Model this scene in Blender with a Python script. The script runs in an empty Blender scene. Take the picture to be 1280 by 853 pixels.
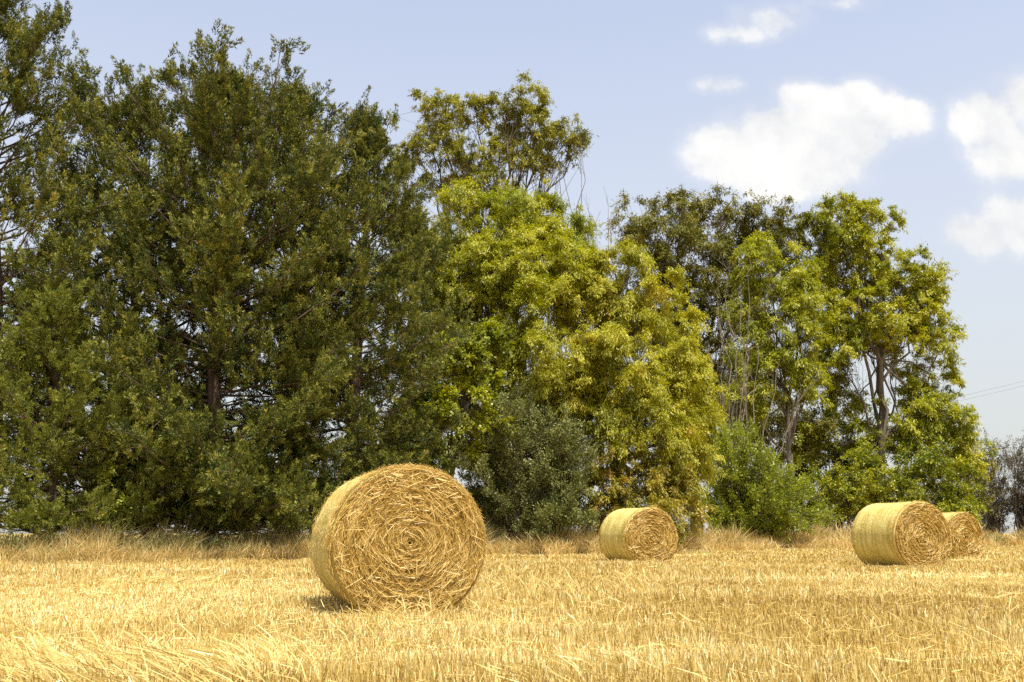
import bpy, math
import numpy as np

C = bpy.context.scene.collection
sc = bpy.context.scene
PI = math.pi

# ------------------------------------------------------------------ camera
F = 1244.0                      # focal length in pixels of the 1280 wide photograph (35 mm)
TILT = math.atan(240.5 / F)     # horizon sits low in the picture
CAMH = 0.69
cd = bpy.data.cameras.new("camera"); cam = bpy.data.objects.new("camera", cd); C.objects.link(cam)
cd.sensor_width = 36; cd.lens = F / 1280 * 36; cd.clip_end = 9000; cd.clip_start = 0.05
cam.location = (0, 0, CAMH); cam.rotation_euler = (PI / 2 + TILT, 0, 0)
sc.camera = cam
CT, ST = math.cos(TILT), math.sin(TILT)

def ray(px, py):
    rx = (px - 640) / F; ry = (426.5 - py) / F
    return np.array([rx, CT - ST * ry, ST + CT * ry])

def at(px, py, Y):
    d = ray(px, py)
    return np.array([0, 0, CAMH]) + d * (Y / d[1])

def gx(px, Y):                   # ground point under picture column px at depth Y
    p = at(px, 667, Y); p[2] = 0
    return p

# ------------------------------------------------------------------ mesh helpers
def nrm(v):
    return v / np.maximum(np.linalg.norm(v, axis=-1, keepdims=True), 1e-9)

class MB:
    """collects quads and triangles, links them as ONE mesh object"""
    def __init__(s): s.v = []; s.f = []; s.t = []; s.n = 0
    def add(s, v, f, t=0.5):
        v = np.asarray(v, float).reshape(-1, 3)
        s.v.append(v); s.f.append(np.asarray(f, np.int64) + s.n)
        s.t.append(np.broadcast_to(np.asarray(t, float), (len(v),)))
        s.n += len(v)
    def leaves(s, P, D, W, L, Wd, t, belly=.45):
        n = len(P)
        if n == 0: return
        L = np.broadcast_to(np.asarray(L, float), (n,))[:, None]; Wd = np.broadcast_to(np.asarray(Wd, float), (n,))[:, None]
        v = np.stack([P, P + D * L * belly + W * Wd * .5, P + D * L, P + D * L * belly - W * Wd * .5], 1).reshape(-1, 3)
        s.add(v, np.arange(4 * n).reshape(n, 4), np.repeat(np.broadcast_to(t, (n,)), 4))
    def blades(s, P, D, W, L, Wd, t, taper=.55):
        n = len(P)
        if n == 0: return
        L = np.broadcast_to(np.asarray(L, float), (n,))[:, None]; Wd = np.broadcast_to(np.asarray(Wd, float), (n,))[:, None]
        a = W * Wd * .5; b = a * taper; q = P + D * L
        v = np.stack([P - a, P + a, q + b, q - b], 1).reshape(-1, 3)
        s.add(v, np.arange(4 * n).reshape(n, 4), np.repeat(np.broadcast_to(t, (n,)), 4))
    def tris(s, P, D, W, L, Wd, t):
        n = len(P)
        if n == 0: return
        L = np.broadcast_to(np.asarray(L, float), (n,))[:, None]; Wd = np.broadcast_to(np.asarray(Wd, float), (n,))[:, None]
        v = np.stack([P - W * Wd * .5, P + W * Wd * .5, P + D * L], 1).reshape(-1, 3)
        s.add(v, np.arange(3 * n).reshape(n, 3), np.repeat(np.broadcast_to(t, (n,)), 3))
    def tube(s, pts, rad, k=6, t=.5):
        pts = np.asarray(pts, float); n = len(pts)
        rad = np.broadcast_to(np.asarray(rad, float), (n,))
        tg = nrm(np.gradient(pts, axis=0))
        ref = np.array([0.31, 0.87, 0.2]); ref = ref / np.linalg.norm(ref)
        a = nrm(np.cross(tg, ref)); b = np.cross(tg, a)
        th = np.arange(k) * 2 * PI / k
        ring = pts[:, None] + rad[:, None, None] * (np.cos(th)[None, :, None] * a[:, None] + np.sin(th)[None, :, None] * b[:, None])
        i = np.arange(n - 1)[:, None] * k; j = np.arange(k)[None]; j2 = (j + 1) % k
        f = np.stack([i + j, i + j2, i + k + j2, i + k + j], -1).reshape(-1, 4)
        s.add(ring.reshape(-1, 3), f, t)
    def build(s, name, mat, parent=None, base=(0, 0, 0), smooth=False):
        v = np.concatenate(s.v) - np.asarray(base, float); t = np.concatenate(s.t)
        tot = np.concatenate([np.full(len(f), f.shape[1]) for f in s.f])
        idx = np.concatenate([f.ravel() for f in s.f])
        me = bpy.data.meshes.new(name)
        me.vertices.add(len(v)); me.vertices.foreach_set("co", v.astype(np.float32).ravel())
        me.loops.add(len(idx)); me.loops.foreach_set("vertex_index", idx.astype(np.int32))
        me.polygons.add(len(tot)); me.polygons.foreach_set("loop_start", (np.cumsum(tot) - tot).astype(np.int32))
        if smooth: me.polygons.foreach_set("use_smooth", np.ones(len(tot), bool))
        at_ = me.attributes.new("tint", 'FLOAT', 'POINT'); at_.data.foreach_set("value", t.astype(np.float32))
        me.update(calc_edges=True)
        me.materials.append(mat)
        o = bpy.data.objects.new(name, me); C.objects.link(o)
        if parent is not None: o.parent = parent
        return o

def tag(o, label=None, cat=None, group=None, kind=None):
    if label: o['label'] = label
    if cat: o['category'] = cat
    if group: o['group'] = group
    if kind: o['kind'] = kind
    return o

def thing(name, base, label, cat, group=None):
    o = bpy.data.objects.new(name, None); C.objects.link(o); o.empty_display_size = .3
    o.location = base
    return tag(o, label, cat, group)

def rdir(r, n):
    return nrm(r.normal(size=(n, 3)))

def perp(D, r):
    return nrm(np.cross(D, r.normal(size=D.shape)))

def vnoise(x, y, seed=0):
    """smooth 2-D value noise in 0..1"""
    xi = np.floor(x).astype(np.int64); yi = np.floor(y).astype(np.int64)
    fx = x - xi; fy = y - yi; fx = fx * fx * (3 - 2 * fx); fy = fy * fy * (3 - 2 * fy)
    def h(a, b):
        n = (a * 374761393 + b * 668265263 + seed * 974711) & 0x7fffffff
        n = ((n ^ (n >> 13)) * 1274126177) & 0x7fffffff
        return ((n ^ (n >> 16)) & 0xffff) / 65535.
    return (h(xi, yi) * (1 - fx) + h(xi + 1, yi) * fx) * (1 - fy) + (h(xi, yi + 1) * (1 - fx) + h(xi + 1, yi + 1) * fx) * fy

# ------------------------------------------------------------------ materials
def newmat(name):
    m = bpy.data.materials.new(name); m.use_nodes = True
    nt = m.node_tree; nt.nodes.clear()
    out = nt.nodes.new("ShaderNodeOutputMaterial")
    return m, nt, out

def ramp(nt, src, cols):
    r = nt.nodes.new("ShaderNodeValToRGB"); e = r.color_ramp.elements
    while len(e) < len(cols): e.new(0.5)
    for k, (p, c) in enumerate(cols):
        e[k].position = p; e[k].color = (*c, 1)
    nt.links.new(src, r.inputs[0])
    return r.outputs[0]

def attr(nt):
    a = nt.nodes.new("ShaderNodeAttribute"); a.attribute_name = "tint"
    return a.outputs["Fac"]

def leaf_mat(name, cols, trans=.3, gloss=.06, rough=.45):
    m, nt, out = newmat(name); N = nt.nodes.new; L = nt.links.new
    col = ramp(nt, attr(nt), cols)
    d = N("ShaderNodeBsdfDiffuse"); L(col, d.inputs[0])
    t = N("ShaderNodeBsdfTranslucent")
    hs = N("ShaderNodeHueSaturation"); hs.inputs["Value"].default_value = 1.25; hs.inputs["Saturation"].default_value = 1.1
    L(col, hs.inputs["Color"]); L(hs.outputs[0], t.inputs[0])
    x = N("ShaderNodeMixShader"); x.inputs[0].default_value = trans; L(d.outputs[0], x.inputs[1]); L(t.outputs[0], x.inputs[2])
    g = N("ShaderNodeBsdfGlossy"); g.inputs["Roughness"].default_value = rough; g.inputs[0].default_value = (.9, .9, .85, 1)
    y = N("ShaderNodeMixShader"); y.inputs[0].default_value = gloss; L(x.outputs[0], y.inputs[1]); L(g.outputs[0], y.inputs[2])
    L(y.outputs[0], out.inputs[0])
    return m

def bark_mat(name, a, b, scale=9):
    m, nt, out = newmat(name); N = nt.nodes.new; L = nt.links.new
    tc = N("ShaderNodeTexCoord"); mp = N("ShaderNodeMapping"); mp.inputs["Scale"].default_value = (1, 1, .18)
    L(tc.outputs["Object"], mp.inputs[0])
    n = N("ShaderNodeTexNoise"); n.inputs["Scale"].default_value = scale; n.inputs["Detail"].default_value = 5; L(mp.outputs[0], n.inputs[0])
    col = ramp(nt, n.outputs["Fac"], [(.35, a), (.65, b)])
    p = N("ShaderNodeBsdfPrincipled"); p.inputs["Roughness"].default_value = .9; L(col, p.inputs["Base Color"])
    bp = N("ShaderNodeBump"); bp.inputs["Strength"].default_value = .6; bp.inputs["Distance"].default_value = .03
    L(n.outputs["Fac"], bp.inputs["Height"]); L(bp.outputs[0], p.inputs["Normal"])
    L(p.outputs[0], out.inputs[0])
    return m

M_cyp = leaf_mat("cypress_foliage", [(0, (.022, .036, .011)), (.4, (.072, .092, .019)), (.75, (.26, .26, .044)), (1, (.32, .25, .06))], .1, .012)  # sunlit tips and shaded inner foliage painted into this dark-to-pale ramp
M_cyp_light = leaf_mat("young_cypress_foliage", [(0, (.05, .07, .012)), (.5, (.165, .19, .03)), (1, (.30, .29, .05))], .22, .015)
M_lime = leaf_mat("lime_leaf", [(0, (.16, .195, .012)), (.5, (.34, .35, .020)), (1, (.50, .47, .055))], .38, .028)
M_yellow = leaf_mat("yellow_olive_leaf", [(0, (.16, .17, .012)), (.45, (.36, .355, .022)), (.85, (.52, .48, .055)), (1, (.46, .33, .045))], .36, .028)
M_euc = leaf_mat("olive_leaf", [(0, (.06, .075, .012)), (.5, (.25, .245, .024)), (1, (.40, .36, .06))], .33, .025)
M_dark = leaf_mat("dark_olive_leaf", [(0, (.06, .068, .012)), (.5, (.165, .16, .024)), (1, (.28, .25, .055))], .28, .02)
M_bright = leaf_mat("bright_green_leaf", [(0, (.09, .135, .010)), (.5, (.32, .33, .016)), (1, (.49, .47, .04))], .4, .035)
M_shrub = leaf_mat("shrub_leaf", [(0, (.13, .17, .012)), (.5, (.235, .27, .020)), (1, (.38, .40, .06))], .33, .03, .4)
M_grey = leaf_mat("grey_olive_leaf", [(0, (.07, .078, .024)), (.5, (.17, .185, .05)), (1, (.29, .30, .10))], .2, .02)
M_red = leaf_mat("russet_leaf", [(0, (.17, .17, .014)), (.45, (.32, .27, .022)), (.75, (.40, .28, .035)), (1, (.36, .12, .035))], .33, .035)
M_brown = leaf_mat("brown_twiggy_leaf", [(0, (.05, .045, .02)), (.5, (.13, .10, .042)), (1, (.20, .16, .075))], .15, .02)
M_bark = bark_mat("cypress_bark", (.07, .045, .028), (.17, .11, .07))
M_euc_bark = bark_mat("eucalyptus_bark", (.055, .042, .032), (.17, .135, .10), 6)
M_dead = bark_mat("dead_wood", (.16, .13, .10), (.36, .30, .24), 12)
M_twig = bark_mat("dark_twig", (.06, .05, .04), (.15, .12, .10), 12)

def straw_mat(name, cols, trans=.12, gloss=.05):
    return leaf_mat(name, cols, trans, gloss, .4)
M_stub = straw_mat("stubble_straw", [(0, (.24, .135, .028)), (.3, (.48, .335, .085)), (.65, (.66, .52, .185)), (1, (.86, .78, .46))], .15, .04)
M_loose = straw_mat("loose_straw", [(0, (.42, .29, .08)), (.5, (.58, .43, .125)), (1, (.76, .62, .27))], .1, .04)
M_dry = straw_mat("dry_grass_blade", [(0, (.12, .13, .04)), (.3, (.31, .26, .095)), (.6, (.49, .37, .125)), (.85, (.60, .38, .11)), (1, (.74, .60, .27))], .25, .04)
M_face = straw_mat("bale_straw", [(0, (.20, .11, .022)), (.35, (.41, .255, .055)), (.7, (.57, .37, .085)), (1, (.78, .60, .24))], .08, .03)

def ground_mat(name, cols, scale, bump=.4, big=.5):
    m, nt, out = newmat(name); N = nt.nodes.new; L = nt.links.new
    tc = N("ShaderNodeTexCoord")
    n1 = N("ShaderNodeTexNoise"); n1.inputs["Scale"].default_value = scale; n1.inputs["Detail"].default_value = 8; n1.inputs["Roughness"].default_value = .7
    n2 = N("ShaderNodeTexNoise"); n2.inputs["Scale"].default_value = big; n2.inputs["Detail"].default_value = 4
    L(tc.outputs["Object"], n1.inputs[0]); L(tc.outputs["Object"], n2.inputs[0])
    a = N("ShaderNodeMath"); a.operation = 'MULTIPLY_ADD'; a.inputs[1].default_value = .45; L(n2.outputs["Fac"], a.inputs[0])
    b = N("ShaderNodeMath"); b.operation = 'MULTIPLY'; b.inputs[1].default_value = .55; L(n1.outputs["Fac"], b.inputs[0])
    L(b.outputs[0], a.inputs[2])
    col = ramp(nt, a.outputs[0], cols)
    p = N("ShaderNodeBsdfPrincipled"); p.inputs["Roughness"].default_value = .95; p.inputs["Specular IOR Level"].default_value = .1
    L(col, p.inputs["Base Color"])
    bp = N("ShaderNodeBump"); bp.inputs["Strength"].default_value = bump; bp.inputs["Distance"].default_value = .05
    L(n1.outputs["Fac"], bp.inputs["Height"]); L(bp.outputs[0], p.inputs["Normal"])
    L(p.outputs[0], out.inputs[0])
    return m
M_field = ground_mat("field_soil_and_chaff", [(.3, (.20, .125, .038)), (.5, (.42, .295, .09)), (.7, (.62, .49, .18))], 14)
M_verge = ground_mat("verge_litter", [(.3, (.09, .06, .03)), (.5, (.20, .13, .06)), (.7, (.32, .22, .10))], 9)

# ------------------------------------------------------------------ world: sky, sun, clouds
ELEV, AZ = math.radians(66), math.radians(30)       # sun behind the camera, to the right
w = bpy.data.worlds.new("World"); sc.world = w; w.use_nodes = True
nt = w.node_tree; nt.nodes.clear(); N = nt.nodes.new; L = nt.links.new
out = N("ShaderNodeOutputWorld"); bg = N("ShaderNodeBackground")
sky = N("ShaderNodeTexSky"); sky.sky_type = 'NISHITA'; sky.sun_disc = False
sky.sun_elevation = ELEV; sky.sun_rotation = PI - AZ
sky.altitude = 50; sky.air_density = 1.0; sky.dust_density = 3.0; sky.ozone_density = 2.0
bg.inputs["Strength"].default_value = 0.142
def vmath(op, a, b=None):
    n = N("ShaderNodeMath"); n.operation = op
    for i, x in enumerate((a, b)):
        if x is None: continue
        if isinstance(x, (int, float)): n.inputs[i].default_value = x
        else: L(x, n.inputs[i])
    return n.outputs[0]
tc = N("ShaderNodeTexCoord"); sp = N("ShaderNodeSeparateXYZ"); L(tc.outputs["Generated"], sp.inputs[0])
ym = vmath('MAXIMUM', sp.outputs[1], .02)
U = vmath('DIVIDE', sp.outputs[0], ym); V = vmath('DIVIDE', sp.outputs[2], ym)
cb = N("ShaderNodeCombineXYZ"); L(U, cb.inputs[0]); L(V, cb.inputs[1])
nz = N("ShaderNodeTexNoise"); nz.inputs["Scale"].default_value = 12; nz.inputs["Detail"].default_value = 9; nz.inputs["Roughness"].default_value = .6
L(cb.outputs[0], nz.inputs[0])
nz2 = N("ShaderNodeTexNoise"); nz2.inputs["Scale"].default_value = 26; nz2.inputs["Detail"].default_value = 6
L(cb.outputs[0], nz2.inputs[0])
clouds = [(915, 192, 62, 42, 1), (965, 172, 66, 46, 1), (1015, 150, 70, 50, 1), (1070, 145, 66, 44, 1), (1005, 205, 88, 42, 1), (1060, 180, 60, 36, .9), (1128, 150, 38, 30, .75), (970, 230, 62, 26, .8),
          (970, 24, 50, 20, .55), (930, 40, 40, 15, .45), (1050, 4, 36, 10, .35), (900, 107, 30, 12, .5),
          (1235, 150, 46, 42, 1), (1282, 125, 50, 40, .9), (1265, 195, 56, 38, .95), (1340, 160, 70, 70, 1),
          (1225, 292, 52, 30, 1), (1275, 280, 60, 40, 1), 
          (-250, 120, 160, 70, 1), (1650, 330, 170, 60, 1)]
acc = None
for (px, py, rx, ry, s_) in clouds:
    d = ray(px, py); u0, v0 = d[0] / d[1], d[2] / d[1]; a_, b_ = rx / F, ry / F
    e = vmath('ADD', vmath('POWER', vmath('ABSOLUTE', vmath('DIVIDE', vmath('SUBTRACT', U, u0), a_)), 2), vmath('POWER', vmath('ABSOLUTE', vmath('DIVIDE', vmath('SUBTRACT', V, v0), b_)), 2))
    e = vmath('MULTIPLY', vmath('SUBTRACT', 1.35, e), s_)
    if acc is None: acc = e
    else:
        n = N("ShaderNodeMath"); n.operation = 'SMOOTH_MAX'; n.inputs[2].default_value = .25; L(acc, n.inputs[0]); L(e, n.inputs[1]); acc = n.outputs[0]
acc = vmath('MAXIMUM', acc, -1.5)
dens = vmath('ADD', acc, vmath('MULTIPLY', vmath('SUBTRACT', nz.outputs["Fac"], .5), 2.9))
dens = vmath('ADD', dens, vmath('MULTIPLY', vmath('SUBTRACT', nz2.outputs["Fac"], .5), 1.2))
mr = N("ShaderNodeMapRange"); mr.interpolation_type = 'SMOOTHERSTEP'
mr.inputs[1].default_value = -.2; mr.inputs[2].default_value = 1.0; L(dens, mr.inputs[0])
fwd = N("ShaderNodeMapRange"); fwd.inputs[1].default_value = .05; fwd.inputs[2].default_value = .2; L(sp.outputs[1], fwd.inputs[0])
mr2 = N("ShaderNodeMapRange"); mr2.interpolation_type = 'SMOOTHERSTEP'
mr2.inputs[1].default_value = -.9; mr2.inputs[2].default_value = 1.0; mr2.inputs[4].default_value = .32; L(dens, mr2.inputs[0])
cmask = vmath('MULTIPLY', vmath('MULTIPLY', vmath('MAXIMUM', mr.outputs[0], mr2.outputs[0]), fwd.outputs[0]), .94)
# thin summer haze whitening the blue, more of it low down
hz = N("ShaderNodeMapRange"); hz.interpolation_type = 'SMOOTHSTEP'; hz.inputs[1].default_value = 0; hz.inputs[2].default_value = .75
hz.inputs[3].default_value = .86; hz.inputs[4].default_value = .30; L(sp.outputs[2], hz.inputs[0])
mx = N("ShaderNodeMix"); mx.data_type = 'RGBA'; L(hz.outputs[0], mx.inputs["Factor"]); L(sky.outputs[0], mx.inputs["A"])
hb = N("ShaderNodeMapRange"); hb.inputs[1].default_value = .1; hb.inputs[2].default_value = .5; L(sp.outputs[2], hb.inputs[0])
hc = N("ShaderNodeMix"); hc.data_type = 'RGBA'; L(hb.outputs[0], hc.inputs["Factor"])
hc.inputs["A"].default_value = (3.85, 3.95, 3.85, 1); hc.inputs["B"].default_value = (4.7, 4.9, 5.6, 1)
L(hc.outputs["Result"], mx.inputs["B"])
cc = N("ShaderNodeMix"); cc.data_type = 'RGBA'; L(cmask, cc.inputs["Factor"]); L(mx.outputs["Result"], cc.inputs["A"])
cr = ramp(nt, nz.outputs["Fac"], [(.36, (.80, .81, .83)), (.60, (1, .99, .965))])
cm = N("ShaderNodeVectorMath"); cm.operation = 'SCALE'; cm.inputs["Scale"].default_value = 5.2; L(cr, cm.inputs[0])
L(cm.outputs[0], cc.inputs["B"])
L(cc.outputs["Result"], bg.inputs[0]); L(bg.outputs[0], out.inputs[0])

sd = bpy.data.lights.new("sun", 'SUN'); so = bpy.data.objects.new("sun", sd); C.objects.link(so)
sd.energy = 5.0; sd.angle = math.radians(.53); sd.color = (1, .94, .83)
so.rotation_euler = (PI / 2 - ELEV, 0, AZ); so.location = (10, -10, 30)

# ------------------------------------------------------------------ ground
EDGE = [(-400, 17.5), (0, 21.5), (200, 23.5), (380, 26.5), (520, 30), (640, 32), (760, 33.4), (830, 35.5), (900, 39.5), (1080, 46.5), (1280, 55), (1700, 78)]
EPT = np.array([gx(px, Y) for px, Y in EDGE])
def edge_y(x): return np.interp(x, EPT[:, 0], EPT[:, 1])

m = MB(); R_ = 4000.
m.add([(-R_, -R_, 0), (R_, -R_, 0), (R_, R_, 0), (-R_, R_, 0)], [[0, 1, 2, 3]])
tag(m.build("field", M_field), kind='structure')
m = MB(); fr = EPT + np.array([0, .7, .004]); bk = EPT + np.array([0, 22, .004])
m.add(np.concatenate([fr, bk]), [[i, i + 1, len(fr) + i + 1, len(fr) + i] for i in range(len(fr) - 1)])
tag(m.build("verge", M_verge), kind='structure')

# ------------------------------------------------------------------ stubble (nobody could count it)
r = np.random.default_rng(5)
mb = MB()
def scatter(y0, y1, dens, margin=1.22, extra=1.0):
    wmax = 2 * (.515 * y1 * margin + extra); n = int(wmax * (y1 - y0) * dens)
    x = (r.random(n) - .5) * wmax; y = y0 + r.random(n) * (y1 - y0)
    k = (np.abs(x) < .515 * y * margin + extra) & (y < edge_y(x) + .3)
    return x[k], y[k]
for y0, y1, dn, wd in ((3.4, 7, 1750, .0043), (7, 10, 1300, .0055), (10, 15, 760, .0075), (15, 24, 300, .013), (24, 60, 110, .024)):
    x, y = scatter(y0, y1, dn)
    n = len(x)
    pn = vnoise(x * .9 + 3, y * .55, 1); p2 = vnoise(x * 3.1, y * 2.3, 2); p3 = .6 * vnoise(x * .16 + y * .05, y * .75 + 9, 7) + .4 * vnoise(x * .5, y * 1.6, 8)
    # drilled rows run obliquely across the field
    h = (.075 + .075 * r.random(n)) * (.65 + .6 * pn) * (.8 + .4 * p2)
    flat = np.clip((p3 - .52) / .16, 0, 1); h = h * (.9 - .35 * flat)
    lean = r.normal(size=(n, 2)) * (.16 + .35 * flat[:, None] + .2 * (p2[:, None] > .72)) + np.array([-.05, -.04])
    D = nrm(np.column_stack([lean, np.ones(n)]))
    W = np.column_stack([np.cos(a_ := r.normal(size=n) * .7), np.sin(a_), np.zeros(n)])
    t = np.clip(.50 + .27 * r.normal(size=n) + .6 * (p3 - .5) + .22 * (pn - .5), 0, 1)
    mb.blades(np.column_stack([x, y, np.zeros(n)]), D, W, h, wd * (.7 + .6 * r.random(n)), t, .8)
tag(mb.build("stubble", M_stub), "short pale golden wheat stubble covering the whole field", "stubble", kind='stuff')

# loose straw: litter lying on the stubble and long leaning stalks
mb = MB()
for y0, y1, dn, wd in ((3.4, 8, 150, .0038), (8, 14, 50, .005), (14, 26, 16, .008), (26, 55, 6, .013)):
    x, y = scatter(y0, y1, dn)
    n = len(x); a = r.random(n) * 2 * PI
    D = nrm(np.column_stack([np.cos(a), np.sin(a), r.normal(size=n) * .25]))
    W = nrm(np.cross(D, np.array([0, 0, 1.]) + r.normal(size=(n, 3)) * .4))
    mb.blades(np.column_stack([x, y, .03 + .07 * r.random(n)]), D, W, (.05 + .14 * r.random(n)), wd * (.7 + .6 * r.random(n)), np.clip(r.normal(size=n) * .25 + .55, 0, 1), .9)
def tuft(px, py, n, spread, hgt, leanx, leany, wd=.006, jit=.25):
    Y = CAMH * F / (py - 667)
    c = gx(px, Y)
    P = np.column_stack([c[0] + r.normal(size=n) * spread, c[1] + r.normal(size=n) * spread * .8, np.zeros(n)])
    D = nrm(np.column_stack([leanx + r.normal(size=n) * jit, leany + r.normal(size=n) * jit, np.ones(n)]))
    Wv = nrm(np.cross(D, np.array([0, 1., 0]) + r.normal(size=(n, 3)) * .4))
    Ln = hgt * (.55 + .6 * r.random(n))
    t = np.clip(.62 + .25 * r.normal(size=n), 0, 1)
    mid = P + D * (Ln * .6)[:, None]
    mb.blades(P, D, Wv, Ln * .6, wd, t, .9)
    D2 = nrm(D + np.column_stack([D[:, 0] * .5, D[:, 1] * .5, -.35 * np.ones(n)]) + r.normal(size=(n, 3)) * .08)
    mb.blades(mid, D2, Wv, Ln * .4, wd * .9, t, .5)
for k in range(34):
    tuft(r.uniform(-60, 420), r.uniform(815, 885), 10, .10, .30, -.75, .15, .0055)
for k in range(22):
    tuft(r.uniform(60, 360), r.uniform(835, 875), 10, .12, .36, -1.5, .1, .0055, .35)
for k in range(16):
    tuft(r.uniform(640, 1000), r.uniform(815, 870), 7, .12, .26, -1.2, .2, .005, .4)
for k in range(26):
    tuft(r.uniform(610, 720), r.uniform(727, 752), 9, .14, .30, r.normal() * .5, 0, .008)
for k in range(12):
    tuft(r.uniform(770, 850), r.uniform(728, 745), 8, .14, .30, -.5 + r.normal() * .5, 0, .009)
for k in range(40):
    tuft(r.uniform(-20, 1280), r.uniform(712, 800), 6, .18, .22, r.normal() * .6, 0, .009)
for k in range(18):
    tuft(r.uniform(150, 290), r.uniform(722, 730), 10, .3, .22, 1.6, 0, .011, .4)
for k in range(8):
    tuft(r.uniform(1120, 1260), r.uniform(692, 700), 8, .3, .25, r.normal() * .8, 0, .016)
for k in range(50):
    tuft(r.uniform(415, 595), r.uniform(756, 767), 9, .10, .13, r.normal() * .8, -.2, .007)
for c_, w__, b_ in ((797, 45, 704), (1125, 55, 709), (1190, 34, 699)):
    for k in range(16):
        tuft(r.uniform(c_ - w__, c_ + w__), b_ + r.uniform(-1, 1.5), 8, .12, .16, r.normal() * .8, -.2, .010)
tag(mb.build("loose_straw", M_loose), "loose long straw lying and leaning across the cut stubble", "straw", kind='stuff')

# ------------------------------------------------------------------ round bales
def net_mat():
    m, nt, out = newmat("net_wrapped_straw"); N = nt.nodes.new; L = nt.links.new
    tc = N("ShaderNodeTexCoord"); mp = N("ShaderNodeMapping"); mp.inputs["Scale"].default_value = (1, .35, 1); L(tc.outputs["Object"], mp.inputs[0])
    n = N("ShaderNodeTexNoise"); n.inputs["Scale"].default_value = 55; n.inputs["Detail"].default_value = 7; n.inputs["Roughness"].default_value = .75; L(mp.outputs[0], n.inputs[0])
    n2 = N("ShaderNodeTexNoise"); n2.inputs["Scale"].default_value = 5; n2.inputs["Detail"].default_value = 4; L(tc.outputs["Object"], n2.inputs[0])
    c1 = ramp(nt, n.outputs["Fac"], [(.32, (.44, .34, .09)), (.5, (.72, .62, .22)), (.68, (.86, .80, .42))])
    c2 = ramp(nt, n2.outputs["Fac"], [(.35, (.86, .82, .62)), (.65, (1, 1, 1))])
    mp3 = N("ShaderNodeMapping"); mp3.inputs["Scale"].default_value = (.6, 16, .6); L(tc.outputs["Object"], mp3.inputs[0])
    n3 = N("ShaderNodeTexNoise"); n3.inputs["Scale"].default_value = 1.6; n3.inputs["Detail"].default_value = 4; L(mp3.outputs[0], n3.inputs[0])
    c3 = ramp(nt, n3.outputs["Fac"], [(.35, (.74, .68, .55)), (.55, (1, 1, 1))])
    m3 = N("ShaderNodeMix"); m3.data_type = 'RGBA'; m3.blend_type = 'MULTIPLY'; m3.inputs["Factor"].default_value = 1; L(c1, m3.inputs["A"]); L(c3, m3.inputs["B"]); c1 = m3.outputs["Result"]
    mx = N("ShaderNodeMix"); mx.data_type = 'RGBA'; mx.blend_type = 'MULTIPLY'; mx.inputs["Factor"].default_value = 1; L(c1, mx.inputs["A"]); L(c2, mx.inputs["B"])
    p = N("ShaderNodeBsdfPrincipled"); p.inputs["Roughness"].default_value = .75; p.inputs["Specular IOR Level"].default_value = .25; L(mx.outputs["Result"], p.inputs["Base Color"])
    bp = N("ShaderNodeBump"); bp.inputs["Strength"].default_value = .75; bp.inputs["Distance"].default_value = .02
    a = N("ShaderNodeMath"); a.operation = 'MULTIPLY_ADD'; a.inputs[1].default_value = 1.6; L(n2.outputs["Fac"], a.inputs[0]); L(n.outputs["Fac"], a.inputs[2])
    L(a.outputs[0], bp.inputs["Height"]); L(bp.outputs[0], p.inputs["Normal"]); L(p.outputs[0], out.inputs[0])
    return m
M_net = net_mat()
def core_mat():
    m, nt, out = newmat("bale_core"); N = nt.nodes.new; L = nt.links.new
    tc = N("ShaderNodeTexCoord"); n = N("ShaderNodeTexNoise"); n.inputs["Scale"].default_value = 40; n.inputs["Detail"].default_value = 6; L(tc.outputs["Object"], n.inputs[0])
    col = ramp(nt, n.outputs["Fac"], [(.3, (.13, .07, .016)), (.7, (.34, .21, .05))])
    p = N("ShaderNodeBsdfPrincipled"); p.inputs["Roughness"].default_value = .9; L(col, p.inputs["Base Color"])
    L(p.outputs[0], out.inputs[0]); return m
M_core = core_mat()

def section(th, w_, h_):
    """bale outline seen end-on: slumped circle with a flattened foot"""
    c, s_ = np.cos(th), np.sin(th)
    x = w_ * np.sign(c) * np.abs(c) ** .97; z = h_ * s_
    z = np.where(z < 0, np.maximum(z, -h_ * .93) - .0 * z, z)
    x = x * (1 + .045 * np.clip(-s_, 0, 1) * (1 - np.clip(-s_, 0, 1)) * 2)
    return x, z

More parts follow.
